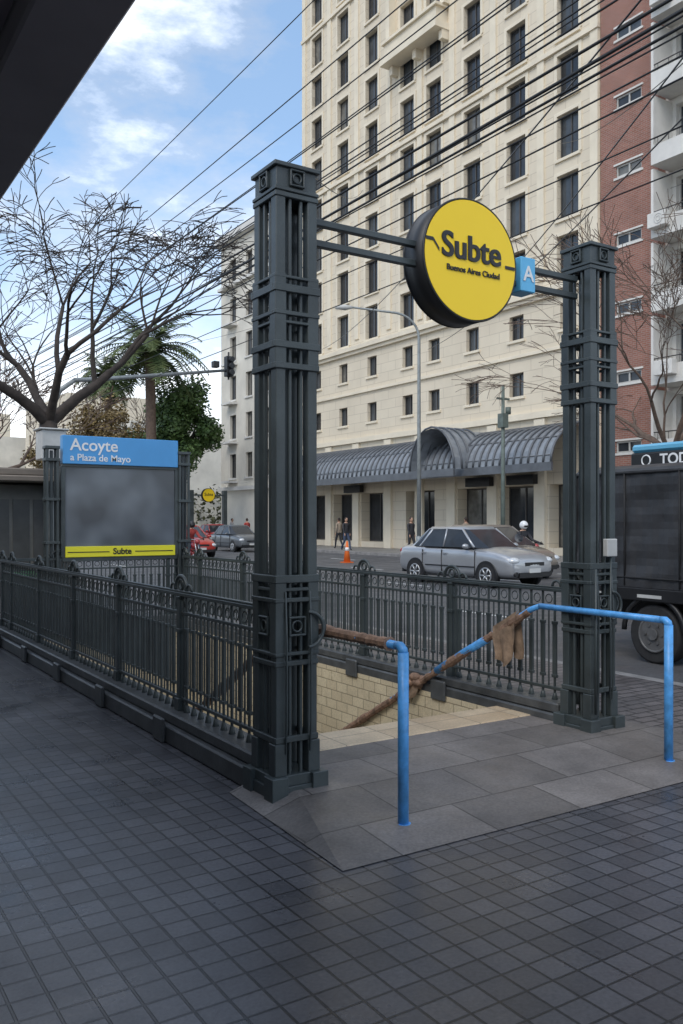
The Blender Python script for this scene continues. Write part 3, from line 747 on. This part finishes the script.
# ------------------------------------------------------------ vehicles
def wheel(x,y,r,w,tyre,rim,side):
    tyre.tube([(x,y-w/2,r),(x,y-w/2+.02,r),(x,y+w/2-.02,r),(x,y+w/2,r)],[r*.93,r,r,r*.93],24)
    yo=y+side*(w/2+.004)
    rim.ring((x,yo,r),(1,0,0),(0,0,1),r*.62,.02,20,5)
    for k in range(6):
        a=k*math.pi/3; rim.tube([(x,yo,r),(x+math.cos(a)*r*.6,yo,r+math.sin(a)*r*.6)],.026,5)
    rim.tube([(x,yo-.01,r),(x,yo+.015*side+.002,r)],r*.16,10)
LCL=mat('lamp_clear',(.7,.72,.73),.12,.2,.05,4); LRD=mat('lamp_red',(.4,.02,.02),.2,0,.05,4); PLATE=mat('number_plate',(.6,.6,.58),.5,0,.05,4)
def car(name,loc,rz,paint,kind='sedan',S=1.0):
    e=empty(name,loc,rz); e.scale=(S,S,S)
    if kind=='sedan':
        st=[(-2.14,.64,.38,.80,.92),(-2.10,.78,.28,.92,1.03),(-1.6,.85,.22,.95,1.05),(-.8,.86,.19,.95,1.0),(.3,.86,.19,.94,.99),(1.0,.86,.2,.92,1.01),(1.6,.84,.22,.86,.95),(2.02,.78,.24,.74,.84),(2.14,.64,.30,.62,.70)]
        gb=(-1.62,1.12,.77,.98); gt=(-1.08,.36,.61,1.47); bp=-.28; wx=(-1.30,1.30)
    else:
        st=[(-1.98,.66,.40,.80,.95),(-1.92,.78,.28,.90,1.0),(-1.4,.85,.22,.94,1.0),(-.8,.86,.19,.94,.98),(.3,.86,.19,.92,.97),(.95,.86,.2,.90,.99),(1.45,.83,.22,.82,.90),(1.85,.76,.26,.68,.76),(1.98,.6,.34,.56,.62)]
        gb=(-1.90,1.15,.77,.96); gt=(-1.45,.2,.6,1.50); bp=-.35; wx=(-1.2,1.2)
    m=M(); rings=[]
    for (x,w_,zb,zs,zt) in st:
        half=[(0,zb),(w_*.8,zb),(w_*.98,zb+.1),(w_,(zb+zs)/2+.03),(w_*.985,zs-.04),(w_*.9,zs+.03),(w_*.55,zt),(0,zt+.015)]
        ring=[(x,y,z) for y,z in half]+[(x,-y,z) for y,z in half[-2:0:-1]]
        b=len(m.v); m.v+=ring; rings.append((b,len(ring)))
    for (b0,n),(b1,_) in zip(rings,rings[1:]):
        for k in range(n): m.f.append((b0+k,b0+(k+1)%n,b1+(k+1)%n,b1+k)); m.s.append(True)
    b,n=rings[0]; m.f.append(tuple(range(b,b+n))[::-1]); m.s.append(True); b,n=rings[-1]; m.f.append(tuple(range(b,b+n))); m.s.append(True)
    m.obj('body',paint,e,sub=2)
    g=M(); x0,x1,wb,zb=gb; t0,t1,wt,zt=gt
    base=[(x0,-wb*.85,zb),(x0+.25,-wb,zb),(bp,-wb*1.02,zb),(x1-.3,-wb,zb),(x1,-wb*.7,zb),(x1,wb*.7,zb),(x1-.3,wb,zb),(bp,wb*1.02,zb),(x0+.25,wb,zb),(x0,wb*.85,zb)]
    top=[(t0,-wt*.85,zt-.02),(t0+.1,-wt,zt-.02),(bp,-wt*1.04,zt),(t1-.1,-wt,zt-.02),(t1,-wt*.8,zt-.03),(t1,wt*.8,zt-.03),(t1-.1,wt,zt-.02),(bp,wt*1.04,zt),(t0+.1,wt,zt-.02),(t0,wt*.85,zt-.02)]
    nb=len(base); g.v=base+top
    for k in range(nb): g.f.append((k,(k+1)%nb,nb+(k+1)%nb,nb+k)); g.s.append(False)
    g.obj('windows',GLASSD,e)
    p=M()
    for k in (2,3,6,7): p.tube([base[k],top[k]],.034 if k in (3,6) else .026,6)
    for k in (1,8):
        bb=Vector(base[k])+Vector((.2,0,0)); p.tube([bb,Vector(top[k])+Vector((.14,0,0))],.022,6)
    for s in (1,-1):
        kk=(0,1) if s==1 else (9,8)
        a,b_=Vector(base[kk[0]]),Vector(base[kk[1]])+Vector((.2,0,0)); c,d_=Vector(top[kk[1]])+Vector((.14,0,0)),Vector(top[kk[0]])
        o=Vector((-.012,-.014*s,.006)); p.quad(a+o,b_+o,c+o,d_+o)
    ro=M(); rr=[(x,y*1.03,z-.015) for x,y,z in top]; rt=[(x*.96+bp*.04,y*.9,zt+.035) for x,y,z in top]
    ro.v=rr+rt+[(bp,0,zt+.05)]
    for k in range(nb):
        ro.f.append((k,(k+1)%nb,nb+(k+1)%nb,nb+k)); ro.s.append(True); ro.f.append((nb+k,nb+(k+1)%nb,2*nb)); ro.s.append(True)
    ro.obj('roof',paint,e); p.obj('roof_pillars',paint,e)
    ty=M();ri=M();ar=M()
    for x in wx:
        for s in (-1,1):
            wheel(x,s*.765,.305,.2,ty,ri,s)
            ar.tube([(x,s*.70,.32),(x,s*.862,.32)],.35,28)
    ar.obj('wheel_arches',BLACK,e); ty.obj('tyres',RUBBER,e); ri.obj('wheel_rims',ALLOY,e)
    dk=M()
    for s in (-1,1):
        y=s*.852
        for x in (.92,bp,-1.02): dk.cb(x,y,.6,.010,.03,.62)
        dk.cb((wx[0]+wx[1])/2,y,.25,1.8,.035,.05)
        dk.cb((wx[0]+wx[1])/2,s*.858,.50,1.8,.02,.03)
        dk.cb(.1,s*.80,zb,2.2,.06,.012)
    xf=st[-1][0]; xr=st[0][0]
    dk.cb(xf-.06,0,.34,.12,1.1,.12); dk.cb(xf-.07,0,.60,.12,.7,.09); dk.cb(xr+.05,0,.3,.1,1.2,.1)
    for s in (-1,1): dk.tube([(xf-.1,s*.62,.36),(xf-.03,s*.62,.36)],.06,10)
    dk.obj('trim_lines',BLACK,e)
    li=M()
    for s in (-1,1): li.ball((xf-.15,s*.60,st[-1][4]-.02),.13,.17,.09)
    li.obj('headlamps',LCL,e)
    li=M(); li.cb(xf-.005,0,.44,.03,.40,.10); li.cb(xr+.005,0,.55,.03,.40,.10); li.obj('number_plates',PLATE,e)
    li=M()
    for s in (-1,1): li.ball((xr+.14,s*.64,.84),.1,.13,.09)
    li.obj('tail_lamps',LRD,e)
    mi=M()
    for s in (-1,1): mi.ball((x1-.45,s*.93,zb+.04),.07,.1,.065); mi.cb(x1-.45,s*.85,zb,.05,.12,.04)
    for s in (-1,1):
        for x in (-.15,-.95): mi.cb(x,s*.868,.82,.16,.03,.028)
    mi.obj('mirrors_handles',paint,e)
    return e
RD=-.14
car('silver_sedan_car',(16.1,18.2,RD),-R(90)+R(4),carpaint('silver_paint',(.42,.43,.445),.5),'sedan',1.05)
car('beige_hatchback_car',(18.9,20.3,RD),-R(90),carpaint('champagne_paint',(.28,.24,.2),.4),'hatch',1.05)
x,y=PXY(186,42); car('red_car',(x,y,RD),-R(90),carpaint('red_paint',(.45,.03,.02),.1),'hatch')
x,y=PXY(236,50); car('grey_car',(x,y,RD),-R(90),carpaint('dark_grey_paint',(.12,.13,.14),.2),'sedan')
x,y=PXY(105,48); car('grey_car',(x,y,RD),-R(90),carpaint('grey_paint',(.12,.13,.14),.4),'sedan')
x,y=PXY(215,62); car('red_car',(x,y,RD),-R(90),carpaint('red_paint2',(.4,.03,.03),.1),'sedan')

e=empty('covered_truck'); tx0,tx1=8.85,10.95; ty1=7.95; ty0=3.2
m=M()
def tarp_side(X,sgn):
    ny,nz=60,16; g=[]
    for j in range(nz+1):
        z=.78+(2.22-.78)*j/nz; row=[]
        for i in range(ny+1):
            y=ty0+(ty1-ty0)*i/ny
            o=.035*abs(math.sin((y-ty0)*math.pi/.8))*math.sin(math.pi*j/nz)+.010*math.sin(y*23+z*4)+.008*math.sin(z*17+y*3)
            row.append((X+sgn*o,y,z))
        g.append(row)
    for j in range(nz):
        for i in range(ny): m.quad(g[j][i],g[j][i+1],g[j+1][i+1],g[j+1][i],smooth=True)
tarp_side(tx0,1); tarp_side(tx1,-1)
n=10; pr=[]
for i in range(n+1):
    a=math.pi*i/n; pr.append(((tx0+tx1)/2-(tx1-tx0)/2*math.cos(a),2.22+.13*math.sin(a)))
for (a,b) in zip(pr,pr[1:]): m.quad((a[0],ty0,a[1]),(b[0],ty0,b[1]),(b[0],ty1,b[1]),(a[0],ty1,a[1]),smooth=True)
m.quad(*[(p[0],ty1,p[1]) for p in pr],(tx1,ty1,.78),(tx0,ty1,.78)); m.quad(*[(p[0],ty0,p[1]) for p in pr],(tx1,ty0,.78),(tx0,ty0,.78))
m.obj('tarpaulin_cover',TARP,e)
m=M()
for i in range(7):
    y=ty0+i*.79; m.tube([(tx0-.008,y,.8),(tx0-.012,y,2.22)],.014,5)
m.tube([(tx0-.012,ty0,2.2),(tx0-.012,ty1,2.2)],.016,6); m.tube([(tx0-.012,ty0,.9),(tx0-.012,ty1,.9)],.01,5); m.tube([(tx0-.012,ty1,.8),(tx0-.012,ty1,2.2)],.02,6)
m.obj('tarp_ropes',RUBBER,e)
m=M(); m.box(tx0-.02,ty0,.62,tx1+.02,ty1+.03,.775); m.box(tx0+.5,1.2,.4,tx0+.65,ty1,.62); m.box(tx1-.65,1.2,.4,tx1-.5,ty1,.62)
m.box(tx0,ty1-.1,.3,tx1,ty1+.0,.4); m.box(tx0+.08,4.3,.22,tx0+.45,5.3,.6)
m.obj('chassis',BLACK,e,bevel=.01)
m=M(); ri=M()
for y in (6.75,2.3):
    for X,s in ((tx0+.17,-1),(tx1-.17,1)):
        m.tube([(X-.13,y,.22),(X-.11,y,.22),(X+.11,y,.22),(X+.13,y,.22)],[.33,.36,.36,.33],26)
        ri.tube([(X+s*.13,y,.22),(X+s*.14,y,.22)],.2,20); ri.ring((X+s*.135,y,.22),(0,1,0),(0,0,1),.21,.018,22,5); ri.tube([(X+s*.14,y,.22),(X+s*.17,y,.22)],.07,10)
        for k in range(6):
            a=k*math.pi/3; ri.tube([(X+s*.14,y+.12*math.cos(a),.22+.12*math.sin(a)),(X+s*.155,y+.12*math.cos(a),.22+.12*math.sin(a))],.018,6)
m.obj('tyres',RUBBER,e); ri.obj('wheel_rims',mat('truck_rim',(.12,.12,.12),.5,.2,.3,8),e)
m=M(); m.ring((tx0+.03,6.75,.24),(0,1,0),(0,0,1),.44,.035,16,5,0,math.pi); m.obj('mudguard',BLACK,e)
m=M(); m.box(tx0+.05,1.0,.35,tx1-.05,3.0,2.1); m.obj('cab',carpaint('truck_paint',(.1,.14,.25),.1),e,bevel=.12)
m=M(); m.box(tx0+.03,1.5,1.35,tx0+.049,2.7,1.95); m.box(tx0+.2,.98,1.35,tx1-.2,.999,1.95); m.obj('cab_windows',GLASSD,e)
m=M(); m.box(tx0+.1,ty1+.031,.64,tx0+.3,ty1+.05,.75); m.box(tx1-.3,ty1+.031,.64,tx1-.1,ty1+.05,.75); m.obj('tail_lamps',LRD,e)
m=M()
for i in range(6): m.box(tx0-.024,3.6+i*.75,.66,tx0-.021,3.95+i*.75,.70)
m.obj('reflective_strip',GREY,e)

e=empty('city_bus'); bx0,bx1,by0,by1=12.2,14.6,-1.0,9.75
m=M(); m.box(bx0,by0,.2,bx1,by1,1.2); m.obj('lower_body',carpaint('bus_blue',(.05,.25,.45),.1),e,bevel=.08)
m=M(); m.box(bx0+.02,by0+.03,1.2,bx1-.02,by1-.03,2.46); m.obj('windows',GLASSD,e)
m=M(); m.box(bx0,by0,2.47,bx1,by1,2.76); m.obj('black_band',BLACK,e,bevel=.03)
m=M(); m.box(bx0+.02,by0,2.762,bx1-.02,by1,2.90); m.obj('roof',carpaint('bus_light_blue',(.12,.42,.62),.1),e,bevel=.04)
text('lettering',"TODO",(bx0-.004,9.15,2.615),.25,WHITE,e,(R(90),0,-R(90)),ax='LEFT',bold=.005)
m=M(); m.ring((bx0-.004,9.42,2.62),(0,1,0),(0,0,1),.085,.014,18,5); m.obj('logo',WHITE,e)
m=M()
for y in (7.6,1.5):
    for X in (bx0+.13,bx1-.13): m.tube([(X-.14,y,.32),(X+.14,y,.32)],.46,24)
m.obj('tyres',RUBBER,e)

# ------------------------------------------------------------ people
def skinned(name,verts,edges,radii,parent,matfn,mats):
    me=bpy.data.meshes.new(name); me.from_pydata(verts,edges,[])
    o=bpy.data.objects.new(name,me); scene.collection.objects.link(o)
    sk=o.modifiers.new('skin','SKIN'); sk.use_smooth_shade=True
    for i,rr in enumerate(radii): me.skin_vertices[0].data[i].radius=rr
    me.skin_vertices[0].data[0].use_root=True
    sb=o.modifiers.new('sub','SUBSURF'); sb.levels=2; sb.render_levels=2
    bpy.context.view_layer.update()
    dg=bpy.context.evaluated_depsgraph_get(); nm=bpy.data.meshes.new_from_object(o.evaluated_get(dg))
    bpy.data.objects.remove(o)
    nm.materials.clear()
    for x in mats: nm.materials.append(x)
    for p in nm.polygons: p.material_index=matfn(p.center); p.use_smooth=True
    ob=bpy.data.objects.new(name,nm); scene.collection.objects.link(ob); ob.parent=parent
    return ob
LIPS=mat('lips',(.3,.1,.09),.5)
def head(e,c,hair=True,helmet=None):
    m=M(); m.ball(c,.098,.078,.118,16,12); m.ball((c[0]+.098,c[1],c[2]-.01),.02,.014,.024,8,6)
    for s in (-1,1): m.ball((c[0],c[1]+s*.08,c[2]-.005),.02,.012,.032,8,6)
    m.obj('head',SKIN,e)
    m=M()
    for s in (-1,1): m.ball((c[0]+.087,c[1]+s*.032,c[2]+.012),.011,.014,.009,8,6)
    m.obj('eyes',BLACK,e)
    m=M(); m.ball((c[0]+.088,c[1],c[2]-.055),.012,.026,.006,8,6); m.obj('mouth',LIPS,e)
    if helmet:
        m=M(); m.ball((c[0]-.01,c[1],c[2]+.03),.145,.13,.14,18,12); m.obj('helmet',helmet,e)
        m=M(); m.ball((c[0]+.06,c[1],c[2]+.0),.085,.10,.055,12,8); m.obj('visor',BLACK,e)
    elif hair:
        m=M(); m.ball((c[0]-.018,c[1],c[2]+.022),.098,.088,.112,16,12); m.obj('hair',HAIR,e)
def hand(m,p,d):
    p=Vector(p); d=Vector(d).normalized(); s=Vector((1,0,0)) if abs(d.x)<.7 else Vector((0,0,1))
    m.ball(tuple(p+d*.04),.035,.02,.05,8,6)
    for k in range(4):
        o=p+d*.07+s*(k-1.5)*.018; L=(.06,.072,.068,.052)[k]
        m.tube([o,o+d*L*.5,o+d*L+Vector((.012,0,0))],[.0095,.0085,.006],6)
    m.tube([p+d*.02+s*.025,p+d*.05+s*.05,p+d*.075+s*.055],[.011,.01,.007],6)
def person(name,px,d,rz,shirt,pants,ph=.25):
    x,y=PXY(px,d)
    e=empty(name,(x,y,.0),rz)
    f=ph
    V=[(0,0,.95),(0,0,1.12),(0,0,1.32),(0,0,1.46),(0,0,1.56),
       (0,.18,1.42),(-.10,.22,1.16),(-.02+f*.2,.23,.92),
       (0,-.18,1.42),(.08,-.22,1.16),(.16+f*.2,-.23,.93),
       (0,.09,.90),(.12+f*.3,.10,.50),(.05+f*.9,.10,.09),(.17+f*.9,.11,.04),
       (0,-.09,.90),(-.02+f*.1,-.10,.50),(-.12-f*.8,-.10,.12),(-.01-f*.8,-.11,.04)]
    E=[(0,1),(1,2),(2,3),(3,4),(3,5),(5,6),(6,7),(3,8),(8,9),(9,10),(0,11),(11,12),(12,13),(13,14),(0,15),(15,16),(16,17),(17,18)]
    Rd=[(.145,.12),(.135,.11),(.16,.12),(.09,.08),(.052,.052),(.068,.068),(.05,.05),(.034,.034),(.068,.068),(.05,.05),(.034,.034),
        (.10,.10),(.065,.065),(.045,.045),(.04,.035),(.10,.10),(.065,.065),(.045,.045),(.04,.035)]
    def mf(c):
        if c.z>1.5: return 2
        if c.z<.10: return 3
        if c.z<.93 and abs(c.y)<.19: return 1
        return 0
    skinned('body',V,E,Rd,e,mf,[shirt,pants,SKIN,BLACK])
    head(e,(.02,0,1.67)); m=M(); hand(m,V[7],(0,0,-1)); hand(m,V[10],(.2,0,-1)); m.obj('hands',SKIN,e)
    return e
DKJ=mat('dark_jacket',(.03,.03,.035),.8,0,.2,8); JEAN=mat('jeans',(.05,.07,.12),.8,0,.2,8); REDJ=mat('red_jacket',(.35,.05,.04),.8,0,.2,8); TAN=mat('tan_jacket',(.3,.24,.18),.8,0,.2,8); WJ=mat('pale_jacket',(.45,.45,.45),.8,0,.2,8)
person('pedestrian',346,47,R(-90),DKJ,JEAN,.25)
person('pedestrian',339,50,R(90),TAN,DKJ,.2)
person('pedestrian',411,42.5,R(-90),DKJ,DKJ,.15)
person('pedestrian',466,41,R(90),TAN,JEAN,.2)
person('pedestrian',232,64,R(-60),WJ,JEAN,.2)
person('pedestrian',247,60,R(90),REDJ,DKJ,.25)
V=[(-.25,0,.86),(-.2,0,1.05),(-.1,0,1.25),(-.05,0,1.38),(-.02,0,1.47),
   (-.05,.19,1.34),(.12,.26,1.12),(.42,.27,1.05),(-.05,-.19,1.34),(.12,-.26,1.12),(.42,-.27,1.05),
   (-.2,.11,.84),(.22,.2,.78),(.08,.2,.34),(.22,.2,.28),(-.2,-.11,.84),(.22,-.2,.78),(.08,-.2,.34),(.22,-.2,.28)]
E=[(0,1),(1,2),(2,3),(3,4),(3,5),(5,6),(6,7),(3,8),(8,9),(9,10),(0,11),(11,12),(12,13),(13,14),(0,15),(15,16),(16,17),(17,18)]
Rd=[(.15,.13),(.14,.12),(.17,.13),(.1,.09),(.055,.055),(.075,.075),(.055,.055),(.04,.04),(.075,.075),(.055,.055),(.04,.04),(.11,.11),(.075,.075),(.05,.05),(.042,.036),(.11,.11),(.075,.075),(.05,.05),(.042,.036)]
HW=mat('helmet_white',(.75,.75,.75),.25,0,.05,3,coat=.5); MR=carpaint('moto_red',(.35,.03,.03),.1)
def rider(px,d,jacket,helm):
    x,y=PXY(px,d); e=empty('motorcyclist',(x,y,RD),R(-90))
    skinned('rider_body',V,E,Rd,e,lambda c: 1 if (c.z<.9 and c.z>.36) else (3 if c.z<=.36 else (2 if c.z>1.43 else 0)),[jacket,JEAN,SKIN,BLACK])
    head(e,(.0,0,1.58),helmet=helm)
    m=M(); hand(m,(.42,.27,1.05),(1,0,-.2)); hand(m,(.42,-.27,1.05),(1,0,-.2)); m.obj('gloves',BLACK,e)
    e2=empty('motorcycle',(x,y,RD),R(-90)); m=M()
    for X in (-.62,.68): m.ring((X,0,.30),(1,0,0),(0,0,1),.25,.05,24,8)
    m.obj('tyres',RUBBER,e2); m=M()
    m.tube([(.68,.06,.3),(.50,.06,.72),(.42,.05,1.0)],.025,8); m.tube([(.68,-.06,.3),(.50,-.06,.72),(.42,-.05,1.0)],.025,8); m.tube([(.44,-.34,1.04),(.44,0,1.0),(.44,.34,1.04)],.016,8)
    m.tube([(-.62,0,.3),(-.1,0,.34),(.2,0,.4)],.045,8); m.tube([(-.62,-.1,.34),(.1,-.12,.26)],[.05,.03],8)
    for X in (-.62,.68):
        m.tube([(X,-.02,.3),(X,.02,.3)],.08,12)
        for k in range(8):
            a=k*math.pi/4; m.tube([(X,0,.3),(X+.23*math.cos(a),0,.3+.23*math.sin(a))],.006,4)
    m.obj('frame',ALLOY,e2)
    m=M(); m.ball((.17,0,.76),.26,.13,.14); m.ball((-.05,0,.45),.2,.12,.16); m.ball((.62,0,.6),.17,.06,.05); m.ball((.52,0,.93),.1,.1,.11); m.obj('tank_and_engine',MR,e2)
    m=M(); m.ball((-.35,0,.80),.36,.13,.07); m.box(-.75,-.18,.86,-.45,.18,1.15); m.obj('seat_and_box',BLACK,e2,bevel=.02)
rider(524,27.2,DKJ,HW)
rider(192,34,REDJ,BLACK)

ORG=mat('cone_orange',(.75,.15,.02),.5,0,.1,3)
x,y=PXY(347,36); e=empty('traffic_cone',(x,y,RD)); m=M(); m.box(-.2,-.2,0,.2,.2,.04); m.tube([(0,0,.04),(0,0,.9)],[.15,.035],14); m.obj('cone',ORG,e)
m=M(); m.tube([(0,0,.5),(0,0,.64)],[.095,.073],14); m.obj('reflective_band',WHITE,e)
